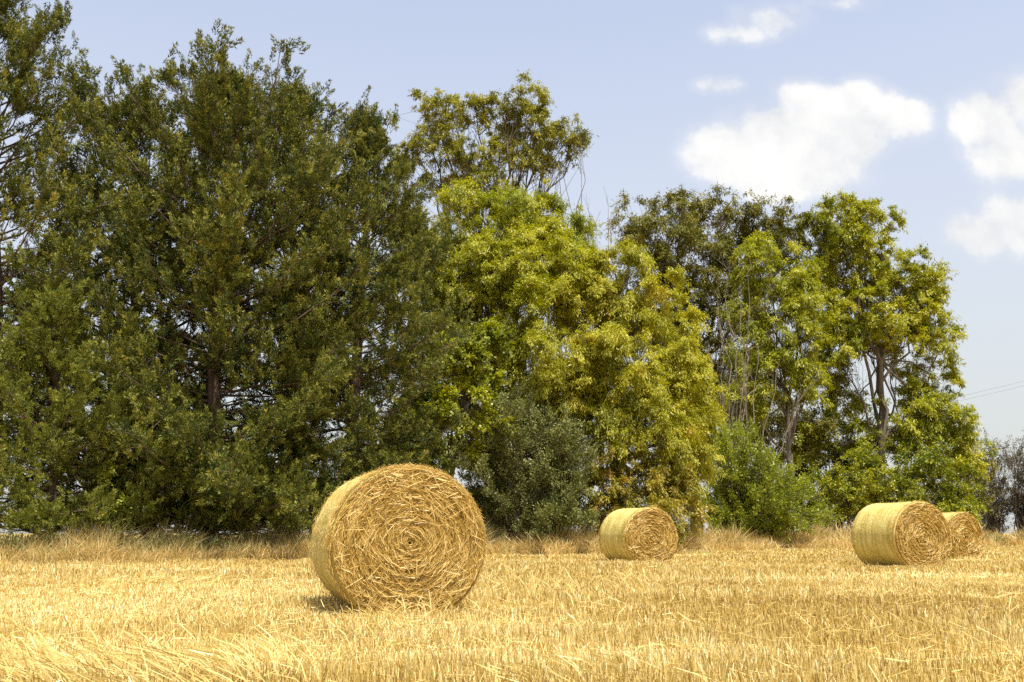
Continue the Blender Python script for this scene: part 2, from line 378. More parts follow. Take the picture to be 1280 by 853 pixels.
def bale(px, py, H, psi, label, nst, seed, sw):
    r = np.random.default_rng(seed)
    Y = CAMH * F / (py - 667)
    base = gx(px, Y)
    root = thing("straw_bale", base, label, "straw bale", "round straw bales on the field")
    root.rotation_euler = (0, 0, psi)
    w_, h_, ln = H * .535, H / 1.93, H * .95
    zc = h_ * .93 - .012
    # net-wrapped drum, axis along local y, front face at -y
    m = MB(); K = 160
    th = np.linspace(0, 2 * PI, K, endpoint=False)
    ys = np.array([-.5, -.49, -.465, -.42, -.32, -.2, -.07, .07, .2, .32, .42, .465, .49, .5]) * ln
    rs = np.array([.965, .988, .998, 1.003, 1.004, 1.0, 1.003, .999, 1.003, 1.0, 1.0, .998, .988, .965])
    V_ = []
    for k, (yy, q) in enumerate(zip(ys, rs)):
        x, z = section(th, w_ * q, h_ * q)
        wob = 1 + .03 * (vnoise(np.cos(th) * 2.5 + 9 + k * .35, np.sin(th) * 2.5 + seed, seed) - .5)
        V_.append(np.column_stack([x * wob, np.full(K, yy), np.maximum(z * wob, -h_ * .93) + zc]))
    i = np.arange(len(ys) - 1)[:, None] * K; j = np.arange(K)[None]; j2 = (j + 1) % K
    m.add(np.concatenate(V_), np.stack([i + j, i + j2, i + K + j2, i + K + j], -1).reshape(-1, 4))
    wrap = m.build("net_wrap", M_net, root, smooth=True)
    for side in (-1, 1):
        m = MB(); nr = 46
        q = np.linspace(0, .967, nr); a = []
        for k in range(nr):
            x, z = section(th, w_ * q[k], h_ * q[k])
            if k: z = np.maximum(z, -h_ * .93 * (.967 if q[k] > .93 else 1))
            ridge = .010 * np.sin(q[k] * 70 + th) + .02 * (vnoise(x * 7 + 5, z * 7 + 5, seed) - .5) - .035 * math.exp(-(q[k] / .12) ** 2)
            bul = .02 * (1 - q[k] ** 2) if k < nr - 1 else 0
            a.append(np.column_stack([x, side * (ln * .5 + (bul + ridge if k < nr - 1 else 0)), z + zc]) if False else np.column_stack([x, side * (np.full(K, ln * .5 - .004) + ((bul + ridge) if k < nr - 1 else 0)), z + zc]))
        i = np.arange(nr - 1)[:, None] * K
        f = np.stack([i + j, i + j2, i + K + j2, i + K + j], -1).reshape(-1, 4)
        m.add(np.concatenate(a), f, .2)
        face = m.build("straw_end", M_core, root, smooth=True)
        if side == 1 and nst < 13000: n = nst // 3
        else: n = nst if side == -1 else nst // 2
        m = MB()
        def straws(n, qmin, jit, lift0, lift1, l0, l1, wd, tm):
            qq = np.sqrt(qmin ** 2 + (1 - qmin ** 2) * r.random(n)) * .975
            tt = r.random(n) * 2 * PI
            # straw lies in bundles: whole arcs share tilt and colour
            bund = vnoise(qq * 26 + 3, tt * 5 + qq * 9, seed + 3); b2 = vnoise(qq * 9, tt * 2.2, seed + 5)
            x, z = section(tt, w_ * qq, h_ * qq)
            z = np.maximum(z, -h_ * .905)
            tx = -np.sin(tt) * w_; tz = np.cos(tt) * h_
            aj = r.normal(size=n) * jit + (bund - .5) * .5
            tg = nrm(np.column_stack([tx, np.zeros(n), tz])); rd = nrm(np.column_stack([np.cos(tt), np.zeros(n), np.sin(tt)]))
            D = nrm(tg * np.cos(aj)[:, None] + rd * np.sin(aj)[:, None] + np.array([0, side, 0]) * (r.normal(size=n) * .13)[:, None])
            D = D * np.where(r.random(n) < .5, 1, -1)[:, None]
            Ln = (l0 + (l1 - l0) * r.random(n)) * (.35 + .65 * np.minimum(1, qq * 2.2))
            yo = side * (ln * .5 + .010 + .006 * np.sin(qq * 62 + tt + 2 * b2) + .02 * (1 - qq ** 2) + lift0 + lift1 * r.random(n) * bund)
            P = np.column_stack([x, yo, z + zc]) - D * (Ln * .5)[:, None]
            P[:, 2] = np.maximum(P[:, 2], .01)
            Wv = nrm(np.cross(D, np.array([0, side, 0])) + np.array([0, side, 0]) * r.normal(size=n)[:, None] * .8)
            t = np.clip(tm + .22 * r.normal(size=n) + .5 * (bund - .5) + .25 * (b2 - .5), 0, 1)
            for E_ in (0, 1):      # keep the ends inside the rim
                Q_ = P + D * (Ln * E_)[:, None]; qn = np.hypot(Q_[:, 0] / w_, (Q_[:, 2] - zc) / h_)
                P[:, [0, 2]] -= (np.column_stack([Q_[:, 0], Q_[:, 2] - zc]) * (1 - np.minimum(1, .985 / np.maximum(qn, .01)))[:, None])
            P[:, 2] = np.maximum(P[:, 2], .01)
            mid = P + D * (Ln * .5)[:, None]
            D2 = nrm(D - rd * (Ln / np.maximum(qq * w_, .12) * .45)[:, None] * np.sign(np.sum(D * tg, 1))[:, None] ** 2)
            wdd = wd * (.6 + .8 * r.random(n))
            m.blades(P, D, Wv, Ln * .5, wdd, t, 1)
            m.blades(mid, D2, Wv, Ln * .5, wdd, t, .6)
        straws(n, .02, .16, 0, .022, .04, .14, sw, .42)
        straws(n // 9, .05, .35, .008, .024, .05, .18, sw, .64)
        straws(n // 60, .05, 1.0, .015, .035, .08, .2, sw * .9, .85)
        o = m.build("straw_layer", M_face, face)
    # stray ends poking through the net and round the rim
    m = MB(); n = nst // 4
    tt = r.random(n) * 2 * PI; yy = np.where(r.random(n) < .6, -.5 + .06 * r.random(n), r.random(n) - .5) * ln
    x, z = section(tt, w_, h_); z = np.maximum(z, -h_ * .92)
    rd = nrm(np.column_stack([np.cos(tt) / w_, np.zeros(n), np.sin(tt) / h_]))
    D = nrm(rd * .35 + np.column_stack([-np.sin(tt), r.normal(size=n) * .5, np.cos(tt)]) * np.where(r.random(n) < .5, 1, -1)[:, None] + r.normal(size=(n, 3)) * .2)
    P = np.column_stack([x, yy, z + zc]); P[:, 2] = np.maximum(P[:, 2], .02)
    m.blades(P, D, perp(D, r), .03 + .05 * r.random(n), sw * .6, np.clip(.75 + .2 * r.normal(size=n), 0, 1), .6)
    m.build("straw_ends", M_face, wrap)
    return root

bale(493, 757.5, 1.285, math.radians(19), "largest round straw bale, nearest, its spiralled end facing us in front of the dark cypresses", 36000, 11, .0046)
bale(797, 704, 1.27, math.radians(23), "small round straw bale in front of the yellow and russet bush", 8500, 12, .0085)
bale(1125, 708.5, 1.32, math.radians(21), "round straw bale at right that stands in front of and partly hides another bale", 12000, 13, .007)
bale(1183, 699, 1.24, math.radians(23), "farthest straw bale at right, partly hidden behind a bigger looking bale", 7000, 14, .010)

# ------------------------------------------------------------------ trees
def curve_pts(a, b, n, sag, r, wob):
    t = np.linspace(0, 1, n)[:, None]
    p = a + (b - a) * t
    p = p + np.array([0, 0, 1]) * (sag * np.sin(t * PI)) * np.linalg.norm(b - a)
    q = r.normal(size=(n, 3)) * wob * np.linalg.norm(b - a); q[0] = 0; q[-1] = 0
    return p + q

def cypress(px, Y, top_px, top_py, prof, label, seed, nb=230, mat=None, plume=.34, tmean=.45, lean=0, gap=1.0, dens=1.0, low=.06):
    """conifer: trunk, whorled ascending branches, each carrying rows of short knobbly plumes"""
    r = np.random.default_rng(seed)
    base = gx(px, Y); top = at(top_px, top_py, Y) - [0, 0, .95]
    H = top[2]
    root = thing("cypress_tree", base, label, "tree", "cypresses along the field edge")
    ts = np.linspace(0, 1, 14)
    ax = base + (top - base) * ts[:, None] + np.column_stack([np.cumsum(r.normal(size=14)) * .05, np.cumsum(r.normal(size=14)) * .05, np.zeros(14)]) * np.sin(ts * PI)[:, None]
    tr = MB(); tr.tube(ax, .02 + H * .016 * (1 - ts) ** .8, 9)
    m = MB()
    def axis(t): return np.array([np.interp(t, ts, ax[:, k]) for k in range(3)])
    pt, pr = zip(*prof)
    PP, DD, TT, SS = [], [], [], []
    for k in range(nb):
        t = low + (1 - low) * ((k + r.random()) / nb) ** 1.08
        az = k * 2.39996 + r.normal() * .5
        R = np.interp(t, pt, pr) * r.choice([.5, .7, .85, .95, 1.08, 1.22, 1.42]) * (.9 + .2 * r.random())
        if R < .15: R = .15
        back = math.sin(az) > .45
        el = np.interp(t, [0, .25, .6, 1], [-.12, .12, .45, 1.15]) + r.normal() * .16
        d = np.array([math.cos(az) * math.cos(el), math.sin(az) * math.cos(el), math.sin(el)])
        p0 = axis(max(t - .02, 0.005)); Ln = min(R / max(math.cos(el), .75), ((1 - t) * H + .1) / max(math.sin(el) + .15, .12))
        npt = 7; s = np.linspace(0, 1, npt)[:, None]
        pts = p0 + d * Ln * s + np.array([0, 0, 1]) * (s ** 2 * Ln * (.18 if t > .25 else .05) - np.sin(s * PI) * Ln * .05) + r.normal(size=(npt, 3)) * .035 * Ln * s
        tr.tube(pts, (.012 + .018 * Ln * .5) * (1 - .85 * s[:, 0]), 4)
        ns = int((4 + 6.2 * Ln) * dens * (.4 if back else 1))
        sv = (.22 + .78 * r.random(ns) ** .75)
        q = np.array([np.interp(sv, s[:, 0], pts[:, c]) for c in range(3)]).T
        sd_ = nrm(np.cross(d, [0, 0, 1.]) * (r.random(ns)[:, None] * 2 - 1) * 1.1 + d * .9 + np.array([0, 0, 1]) * (r.normal(size=ns) * .35 + .15)[:, None])
        sl = (.3 + .8 * r.random(ns)) * (.45 + .55 * (1 - sv)) * min(1.25, .5 + Ln * .3)
        for a_, b_, c_ in zip(q[::3], sd_[::3], sl[::3]): tr.tube([a_, a_ + b_ * c_ * .6 + [0, 0, .02], a_ + b_ * c_ * 1.0], [.012, .008, .004], 3)
        npl = 2
        for e in range(npl):
            fr_ = .55 + .9 * e / npl
            P = q + sd_ * (sl * fr_)[:, None] + r.normal(size=(ns, 3)) * .09
            D = nrm(sd_ * .6 + np.array([0, 0, .6]) + r.normal(size=(ns, 3)) * .5)
            PP.append(P); DD.append(D); SS.append(plume * (.65 + .75 * r.random(ns)))
            TT.append(tmean + .10 * r.normal(size=ns) + .05 * r.normal())
    # a leader of plumes at the very top
    n = 40; P = axis(.97) + r.normal(size=(n, 3)) * np.array([.22, .22, .4]); PP.append(P); DD.append(nrm(rdir(r, n) * .6 + [0, 0, 1])); SS.append(np.full(n, plume)); TT.append(np.full(n, tmean))
    P = np.concatenate(PP); D = np.concatenate(DD); S = np.concatenate(SS); T = np.concatenate(TT)
    k = P[:, 2] > .75; P, D, S, T = P[k], D[k], S[k], T[k]
    nl = 64
    P2 = np.repeat(P, nl, 0); D2 = np.repeat(D, nl, 0); S2 = np.repeat(S, nl); T2 = np.repeat(T, nl); n = len(P2)
    f = r.random(n)
    rad = perp(D2, r)
    pos = P2 + D2 * (S2 * f)[:, None] + rad * (S2 * .22 * np.sqrt(np.clip(1.08 - f, 0, 1)) * (.5 + .5 * r.random(n)))[:, None]
    ld = nrm(D2 * .9 + rad * .55 + r.normal(size=(n, 3)) * .3)
    m.tris(pos, ld, nrm(np.cross(ld, rad + D2 * .3 + np.array([0, 0, .3]) + r.normal(size=(n, 3)) * .35)), S2 * .20 * (.7 + .6 * r.random(n)), S2 * .082, np.clip(T2 + .12 * r.normal(size=n) + .30 * (f - .4), 0, 1))  # tint rises along each plume: new growth, plus painted contrast of lit tips
    tr.build("trunk", M_bark, root, base)
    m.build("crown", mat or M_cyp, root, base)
    return root

def leafy(name, px, Y, fork, lobes, label, cat, seed, mat, bark, leaf=(.13, .030), sub0=(.34, .6), per=60, cover=1.0, droop=.7, tmean=.5,
          trunk_r=.2, twig=.014, group=None, shell=.45, limbs=True, jit=.1, upper=.35, tspread=.16):
    """broadleaf: trunk to a fork, a limb to each lobe of the crown, twigs to its puffs of leaves"""
    r = np.random.default_rng(seed)
    base = gx(px, Y); root = thing(name, base, label, cat, group)
    fk = at(fork[0], fork[1], Y) if fork else base + np.array([0, 0, .3])
    n = 9; tp = curve_pts(base - [0, 0, .05], fk, n, 0, r, .012)
    tr = MB(); tr.tube(tp, np.linspace(trunk_r * 1.15, trunk_r * .75, n), 10)
    crown = MB()
    limbm = []
    sc_ = Y / F
    for (lx, ly, rx, ry, *dy) in lobes:
        Yl = Y + (dy[0] if dy else r.normal() * .8)
        c = at(lx, ly, Yl); a = np.array([rx * sc_, (rx + ry) * .5 * sc_, ry * sc_])
        # limb
        st = fk if limbs else base + r.normal(size=3) * [.15, .15, 0] + [0, 0, .1]
        if limbs and r.random() < .55: st = tp[int(r.integers(n // 2, n))]
        lp = curve_pts(st, c - np.array([0, 0, a[2] * .25]), 8, -.04 if limbs else .0, r, .022)
        lm = MB(); Ln = np.linalg.norm(c - st)
        lm.tube(lp, np.linspace(min(trunk_r * .6, .022 + Ln * .0095), twig * 1.3, 8), 6)
        sub = (sub0[0] * .8, sub0[1] * .8); mean_s = (sub[0] + sub[1]) / 2
        area = 4 * PI * ((a[0] * a[1]) ** 1.6 / 3 + (a[0] * a[2]) ** 1.6 / 3 + (a[1] * a[2]) ** 1.6 / 3) ** (1 / 1.6)
        ns = max(6, int(cover * 1.15 * area / (PI * mean_s ** 2)))
        dr = rdir(r, ns); dr[:, 2] = dr[:, 2] + .15; dr = nrm(dr)
        rr = (shell + (1 - shell) * r.random(ns)) * (1 + .2 * r.normal(size=ns))
        q = c + dr * a * rr[:, None] * .94
        # smaller outlying boughs break up the lobe
        sc4 = c + rdir(r, 5) * a * (.75 + .35 * r.random(5))[:, None]; pick = r.integers(0, 5, ns); so_ = r.random(ns) < .45
        q[so_] = (sc4[pick] + dr * a * (.40 * (.5 + .5 * r.random(ns)))[:, None])[so_]
        k = q[:, 2] > .25; q = q[k]; dr = dr[k]; ns = len(q)
        # twigs
        for i in range(ns):
            s0 = lp[int(r.integers(4, 8))]
            lm.tube(curve_pts(s0, q[i], 4, .03, r, .05), [twig, twig * .75, twig * .5, twig * .3], 3)
        limbm.append(lm)
        ss = sub[0] * .75 + (sub[1] * 1.15 - sub[0] * .75) * r.random(ns) ** 1.2; tl = r.normal() * tspread * .5
        tt = tmean + tl + tspread * r.normal(size=ns)
        nl = np.maximum(8, (3.2 * per * (ss / mean_s) ** 2).astype(int))
        # every tuft is a handful of arching sprays with leaves hanging along them
        K_ = 7
        ax = rdir(r, ns * K_).reshape(ns, K_, 3) + dr[:, None] * .65 + np.array([0, 0, upper]); ax = nrm(ax)
        al = ss[:, None] * (.7 + 1.0 * r.random((ns, K_)) ** 1.5)
        at_ = tt[:, None] + .06 * r.normal(size=(ns, K_))
        si = np.repeat(np.arange(ns), nl); ki = r.integers(0, K_, len(si)); N_ = len(si)
        A_ = ax[si, ki]; Ls = al[si, ki]; S = ss[si]; f = r.random(N_) ** .75
        pos = q[si] + A_ * (Ls * f)[:, None] - np.array([0, 0, 1]) * (Ls * .55 * droop * f ** 2)[:, None] + r.normal(size=(N_, 3)) * (S * (.10 + .06 * f))[:, None]
        tg = nrm(A_ - np.array([0, 0, 1]) * (1.1 * droop * f)[:, None])
        ld = nrm(tg * .7 + np.array([0, 0, -1]) * droop * (.25 + .7 * r.random(N_))[:, None] + r.normal(size=(N_, 3)) * .5)
        nd = A_ * .8 + np.array([0, 0, .55]) + r.normal(size=(N_, 3)) * .45
        crown.leaves(pos, ld, nrm(np.cross(ld, nd)), 1.02 * leaf[0] * (.6 + .8 * r.random(N_)), 1.3 * leaf[1] * (.7 + .6 * r.random(N_)), np.clip(at_[si, ki] + jit * r.normal(size=N_), 0, 1))
    tr.build("trunk", bark, root, base)
    for lm in limbm: lm.build("limb", bark, root, base)
    crown.build("crown", mat, root, base)
    return root

# -- the cypress row on the left
PW = [(0, 2.6), (.15, 3.3), (.35, 3.2), (.6, 2.5), (.8, 1.6), (.93, .8), (1, .25)]
PB = [(0, 2.7), (.15, 3.6), (.4, 3.7), (.6, 3.2), (.78, 2.3), (.9, 1.3), (1, .3)]
def prof(k, p=PW): return [(a, b * k) for a, b in p]
cypress(-14, 26, -6, -50, prof(.95), "tall dark cypress cut off by the left edge of the photo", 21, 200)
cypress(190, 29.5, 172, 100, prof(.96, PB), "dark cypress with a crooked top, second from the left edge", 22, 170)
cypress(262, 27.5, 297, 70, prof(.92, PB), "tallest dark cypress, its bare trunk foot showing above the dry grass", 23, 230)
cypress(365, 30, 372, 88, prof(.82, PB), "dark cypress close beside the tallest cypress, on its right", 24, 165)
cypress(440, 30.5, 458, 118, prof(.72), "dark cypress with ragged top, nearest to the open eucalyptus", 25, 160)
cypress(512, 36.5, 515, 245, prof(.85, [(0, 2.2), (.2, 2.6), (.5, 2.3), (.8, 1.5), (1, .3)]), "dull olive cypress behind the big bale, lowest in the dark row", 26, 130, None, .36, .52)
cypress(62, 25, 78, 330, prof(.72, [(0, 2.4), (.2, 2.9), (.5, 2.3), (.8, 1.1), (1, .2)]), "lighter green young cypress at left, in front of the dark row", 27, 105, M_cyp_light, .3, .5)
cypress(318, 27.2, 305, 545, [(0, 1.3), (.3, 1.7), (.65, 1.2), (1, .2)], "small bright young cypress left of the big bale", 28, 80, M_cyp_light, .27, .5, dens=1.2, low=.14)
cypress(205, 26.5, 212, 478, [(0, 1.3), (.3, 1.8), (.65, 1.2), (1, .2)], "slim young cypress in front of the tallest cypress trunk", 29, 90, M_cyp_light, .27, .42, low=.1)

GE = "eucalyptus trees behind the bales"
leafy("eucalyptus_tree", 612, 42, (612, 320),
      [(548, 138, 42, 26, 0), (596, 140, 40, 26, .6), (648, 118, 42, 22, -.5), (694, 160, 38, 28, 0), (520, 188, 38, 26, -.3), (580, 182, 34, 24, -.5), (650, 165, 40, 28, .8),
       (716, 186, 24, 26, .2), (500, 205, 28, 26, 0), (545, 222, 38, 16, .4), (610, 235, 40, 24, -.6), (680, 200, 30, 18, .5), (620, 150, 32, 24, 0), (570, 152, 36, 26, .5), (625, 186, 40, 28, .4), (672, 138, 34, 24, -.4), (600, 208, 46, 24, 0), (535, 168, 30, 26, .4), (702, 178, 32, 26, .4), (560, 195, 40, 26, .2), (660, 195, 36, 24, 0)],
      "tall open eucalyptus with bare limbs showing, rising above the lime tree", "tree", 31, M_euc, M_euc_bark, (.15, .034), (.28, .5), 44, .38, .8, .55, .24, .014, GE, .2)
leafy("eucalyptus_tree", 640, 38, (640, 450),
      [(652, 258, 48, 34, 0), (592, 272, 52, 34, .3), (704, 290, 40, 36, 0), (556, 322, 36, 40, .2), (622, 328, 54, 36, -1.3), (690, 342, 52, 40, -1.2), (600, 388, 50, 38, -1),
       (662, 382, 26, 28, -2.2), (556, 385, 34, 44, 0), (722, 380, 36, 40, -.3), (640, 300, 50, 40, .6), (600, 440, 40, 34, -.4), (640, 350, 60, 40, .5), (580, 350, 40, 36, -.8), (720, 330, 34, 34, -.8), (670, 300, 50, 30, -.8), (560, 430, 30, 40, .6), (530, 300, 18, 30, .5)],
      "rounded lime green eucalyptus below the tall open crown", "tree", 32, M_lime, M_euc_bark, (.115, .028), (.36, .70), 118, 1.05, .75, .5, .24, .014, GE, .5)
leafy("eucalyptus_tree", 775, 36.5, (765, 520),
      [(768, 330, 36, 26, 0), (724, 376, 46, 34, .2), (800, 378, 46, 38, 0), (850, 425, 36, 42, .2), (648, 432, 50, 34, 0), (716, 438, 56, 42, -1), (788, 455, 56, 46, -1.2),
       (858, 485, 28, 46, 0), (690, 492, 46, 38, -.6), (758, 525, 52, 44, -1), (822, 540, 46, 44, -1), (858, 555, 26, 42, 0), (640, 478, 36, 34, -.3), (775, 400, 50, 40, .5), (700, 540, 50, 50, .8), (640, 520, 40, 40, .8), (830, 500, 50, 50, .3), (740, 480, 60, 44, .2), (850, 600, 28, 34, .6), (880, 540, 16, 50, .6)],
      "broad yellow olive weeping eucalyptus in the middle of the row", "tree", 33, M_yellow, M_euc_bark, (.115, .027), (.36, .70), 128, 1.08, .95, .5, .26, .014, GE, .5)
leafy("eucalyptus_tree", 872, 51, (856, 470),
      [(798, 278, 32, 32, 0), (848, 256, 38, 22, 0), (836, 300, 44, 36, -1), (900, 272, 42, 28, 0), (958, 268, 42, 24, 0), (880, 325, 46, 38, -1), (818, 345, 42, 36, 0),
       (932, 318, 48, 42, .5), (866, 385, 44, 46, 0), (925, 390, 46, 46, .8), (985, 300, 32, 36, .5), (890, 450, 46, 50, 1), (940, 470, 40, 50, 1.5), (830, 410, 36, 46, .5), (905, 525, 44, 46, .8), (960, 545, 44, 44, .6), (1010, 540, 36, 44, 1), (1030, 470, 30, 44, 1.2)],
      "dark olive eucalyptus, farthest back, under the big cloud", "tree", 34, M_dark, M_euc_bark, (.17, .042), (.46, .8), 66, .85, .7, .48, .3, .02, GE, .4)
leafy("eucalyptus_tree", 985, 47, (985, 500),
      [(955, 308, 30, 22, 0), (966, 345, 46, 34, 0), (938, 372, 26, 26, 0), (1002, 372, 30, 36, .3), (962, 412, 46, 34, -.6), (1006, 430, 30, 44, 0), (968, 465, 44, 30, -.5),
       (925, 492, 26, 30, -1), (930, 455, 22, 30, -.5), (1010, 480, 26, 30, .3), (950, 520, 30, 26, -.4), (1000, 350, 24, 30, .5)],
      "slender yellow green eucalyptus between the dark one and the rightmost big one", "tree", 35, M_lime, M_euc_bark, (.16, .038), (.38, .68), 64, .74, .8, .4, .13, .013, GE, .35)
leafy("eucalyptus_tree", 1103, 51, (1101, 450),
      [(1050, 268, 32, 24, 0), (1088, 272, 24, 26, 0), (1030, 298, 30, 32, 0), (1098, 312, 24, 30, .4), (1060, 385, 38, 38, 0), (1128, 352, 40, 34, -.4), (1160, 372, 30, 34, 0),
       (1118, 395, 46, 28, -1), (1178, 425, 22, 26, 0), (1182, 455, 16, 14, 0), (1048, 440, 32, 34, -.4), (1152, 478, 34, 36, .6), (1184, 515, 28, 34, 0), (1160, 540, 34, 26, .4),
       (1202, 545, 18, 30, -.2), (1068, 335, 34, 30, .3), (1062, 505, 26, 22, .5), (1120, 440, 26, 16, 1), (1085, 415, 36, 30, .6), (1050, 300, 30, 30, .5), (1030, 340, 26, 34, .5), (1090, 345, 30, 26, .8), (1140, 420, 34, 28, 0), (1030, 400, 26, 36, .8), (1060, 545, 34, 26, .8), (1015, 555, 30, 26, .6), (1130, 552, 40, 22, .2), (1195, 575, 22, 22, 0), (1150, 520, 46, 36, 0)],
      "large bright green eucalyptus with forked trunk, rightmost of the big trees", "tree", 36, M_bright, M_euc_bark, (.16, .042), (.36, .66), 70, .74, .7, .5, .17, .013, GE, .3)
leafy("eucalyptus_tree", 1228, 57, (1232, 610), [(1238, 562, 14, 12, 0), (1222, 575, 14, 14, 0), (1214, 590, 14, 14, 0)],
      "small bright green eucalyptus branch tree beside the rightmost bare shrubs", "tree", 37, M_bright, M_euc_bark, (.16, .042), (.34, .6), 40, .6, .7, .5, .07, .014, GE, .3)

leafy("russet_bush", 800, 34.6, None,
      [(762, 612, 28, 42, 0), (800, 628, 44, 42, -.5), (848, 632, 30, 40, 0), (785, 588, 30, 26, 0), (825, 600, 36, 30, .2), (742, 645, 14, 22, .2)],
      "yellow and russet bush behind the small bale", "bush", 41, M_red, M_twig, (.115, .028), (.28, .52), 90, .85, .8, .40, .05, .01, None, .45, False, .16)
leafy("broadleaf_tree", 560, 32.9, (560, 610),
      [(566, 450, 36, 34, 0), (532, 520, 30, 44, 0), (580, 500, 36, 38, -.5), (508, 560, 26, 34, -.3), (556, 560, 40, 42, -.5), (480, 595, 22, 30, 0), (590, 450, 30, 40, .3)],
      "bright green leafy small tree just above the big bale", "tree", 42, M_bright, M_twig, (.12, .055), (.3, .54), 70, .9, .4, .38, .1, .012, None, .45)
def upright_bush(px, Y, stems, label, seed, mat, bark, leaf=(.075, .03), nleaf=110, tmean=.5, name="grey_bush", cat="bush", sub=7, plume=.5):
    """many thin stems fanning up from the foot, each with feathery side shoots"""
    r = np.random.default_rng(seed); base = gx(px, Y); root = thing(name, base, label, cat)
    tr = MB(); cr = MB()
    for (tx, ty, n) in stems:
        for k in range(n):
            tip = at(tx + r.normal() * 9, ty + r.normal() * 9, Y + r.normal() * .9)
            b0 = base + [r.normal() * .18, r.normal() * .18, 0]
            p = curve_pts(b0, tip, 8, .0, r, .02); p[:, 2] += np.sin(np.linspace(0, 1, 8) * PI) * .12 * np.linalg.norm(tip - b0) * min(1, abs(tip[0] - b0[0]))
            tr.tube(p, np.linspace(.03, .006, 8), 4)
            for e in range(sub):
                s = r.uniform(.25, 1); q = np.array([np.interp(s, np.linspace(0, 1, 8), p[:, c]) for c in range(3)])
                d = nrm(tip - b0) * .7 + r.normal(size=3) * .5; d = d / np.linalg.norm(d); ln = plume * r.uniform(.6, 1.3)
                tr.tube([q, q + d * ln * .5, q + d * ln], [.008, .005, .002], 3)
                nl = nleaf // 7 * 3; f = r.random(nl); pos = q + d * (ln * f)[:, None] + r.normal(size=(nl, 3)) * .07
                ld = nrm(d + r.normal(size=(nl, 3)) * .7)
                if mat is not None: cr.leaves(pos, ld, perp(ld, r), leaf[0] * (.6 + .8 * r.random(nl)), leaf[1], np.clip(tmean + .18 * r.normal() + .12 * r.normal(size=nl), 0, 1))
    tr.build("stem", bark, root, base)
    if mat is not None: cr.build("crown", mat, root, base)
    return root
upright_bush(650, 33.8, [(600, 520, 9), (635, 500, 11), (665, 510, 11), (700, 530, 10), (715, 570, 8), (585, 570, 8), (640, 560, 9), (680, 580, 9), (600, 610, 8), (715, 620, 8), (650, 620, 10), (575, 630, 5), (728, 545, 7), (735, 600, 8), (690, 640, 9), (730, 645, 7)],
             "dull grey olive bush right of the big bale", 43, M_grey, M_twig, (.085, .04), 330, .5, sub=10)
upright_bush(930, 42.5, [(884, 562, 7), (904, 546, 10), (930, 543, 10), (955, 562, 10), (978, 588, 10), (1004, 612, 9), (1030, 640, 7), (900, 605, 10), (945, 615, 10), (880, 630, 8), (985, 640, 9), (930, 650, 9), (890, 655, 6), (1000, 655, 6)],
             "glossy fresh green shrub between the russet bush and the right bales", 44, M_shrub, M_twig, (.10, .055), 150, .5, "glossy_shrub", "shrub", 9, .6)
leafy("olive_shrub", 1110, 49, None,
      [(1088, 590, 40, 32, 0), (1140, 582, 44, 26, 0), (1060, 622, 34, 30, 0), (1182, 600, 30, 26, .2), (1120, 625, 50, 28, -.4), (1200, 628, 26, 26, .2), (1040, 605, 22, 26, .5), (1170, 640, 40, 22, 0)],
      "yellow green shrub behind the partly overlapping bales", "shrub", 45, M_bright, M_twig, (.11, .05), (.30, .62), 50, .78, .25, .36, .05, .011, None, .3, False, .24)
leafy("pale_bush", 140, 25.2, None, [(138, 612, 24, 30, 0), (150, 640, 26, 22, -.2), (125, 645, 20, 22, 0)],
      "pale green broadleaf bush low among the left cypresses", "bush", 46, M_shrub, M_twig, (.08, .045), (.2, .36), 60, .8, .2, .7, .03, .008, None, .35, False, .2)
leafy("dark_bush", 450, 32, None, [(440, 635, 40, 36, 0), (480, 640, 40, 40, 0), (530, 645, 40, 34, 0)],
      "dark low bush in the shade just behind the big bale", "bush", 47, M_cyp, M_twig, (.1, .05), (.26, .42), 50, .8, .3, .4, .04, .01, None, .4, False, .15)

leafy("dark_bush", 1030, 55, None, [(1000, 575, 34, 34, 0), (1045, 585, 36, 36, 0), (1085, 570, 30, 30, 0), (1000, 625, 40, 36, 0), (1060, 630, 44, 36, 0), (1110, 640, 40, 26, 0), (1215, 610, 26, 30, 0), (1190, 640, 40, 30, 0)],
      "dark olive bush in the gap left of the forked trunk, behind the shrubs", "bush", 48, M_dark, M_twig, (.13, .05), (.34, .62), 50, .8, .4, .45, .04, .012, None, .25, False, .2)

# -- bare wood
def bare_tree(px, Y, tips, label, seed, bark, name="bare_tree", tr_r=.06, nb=7, ext=.9, sp=14):
    r = np.random.default_rng(seed); base = gx(px, Y); root = thing(name, base, label, "bare tree", None)
    first = True
    for (tx, ty, n) in tips:
        m = MB()
        for k in range(n):
            tip = at(tx + r.normal() * sp, ty + r.normal() * sp, Y + r.normal() * .8)
            b0 = base + [r.normal() * .2, r.normal() * .2, 0]
            p = curve_pts(b0, tip, 12, 0, r, .012)
            m.tube(p, np.linspace(tr_r, .008, 12), 5)
            for e in range(nb):
                i = int(r.integers(3, 12)); d = nrm((tip - b0)) + r.normal(size=3) * .38; d = d / np.linalg.norm(d); ln = ext * r.uniform(.4, 1.6)
                bp_ = curve_pts(p[i], p[i] + d * ln, 5, .05, r, .05); m.tube(bp_, np.linspace(.016, .004, 5), 3)
                for g in range(2):
                    d2 = d + r.normal(size=3) * .5; d2 = d2 / np.linalg.norm(d2); j = int(r.integers(1, 5)); m.tube([bp_[j], bp_[j] + d2 * ln * .3, bp_[j] + d2 * ln * .55 + [0, 0, .05]], [.009, .006, .003], 3)
        m.build("trunk" if first else "limb", bark, root, base); first = False
    return root
bare_tree(925, 45, [(905, 380, 3), (930, 350, 3), (890, 430, 3), (955, 440, 3), (920, 480, 3), (1000, 500, 2)], "grey leafless tree among the eucalyptuses, left of the slender one", 51, M_dead, tr_r=.05)
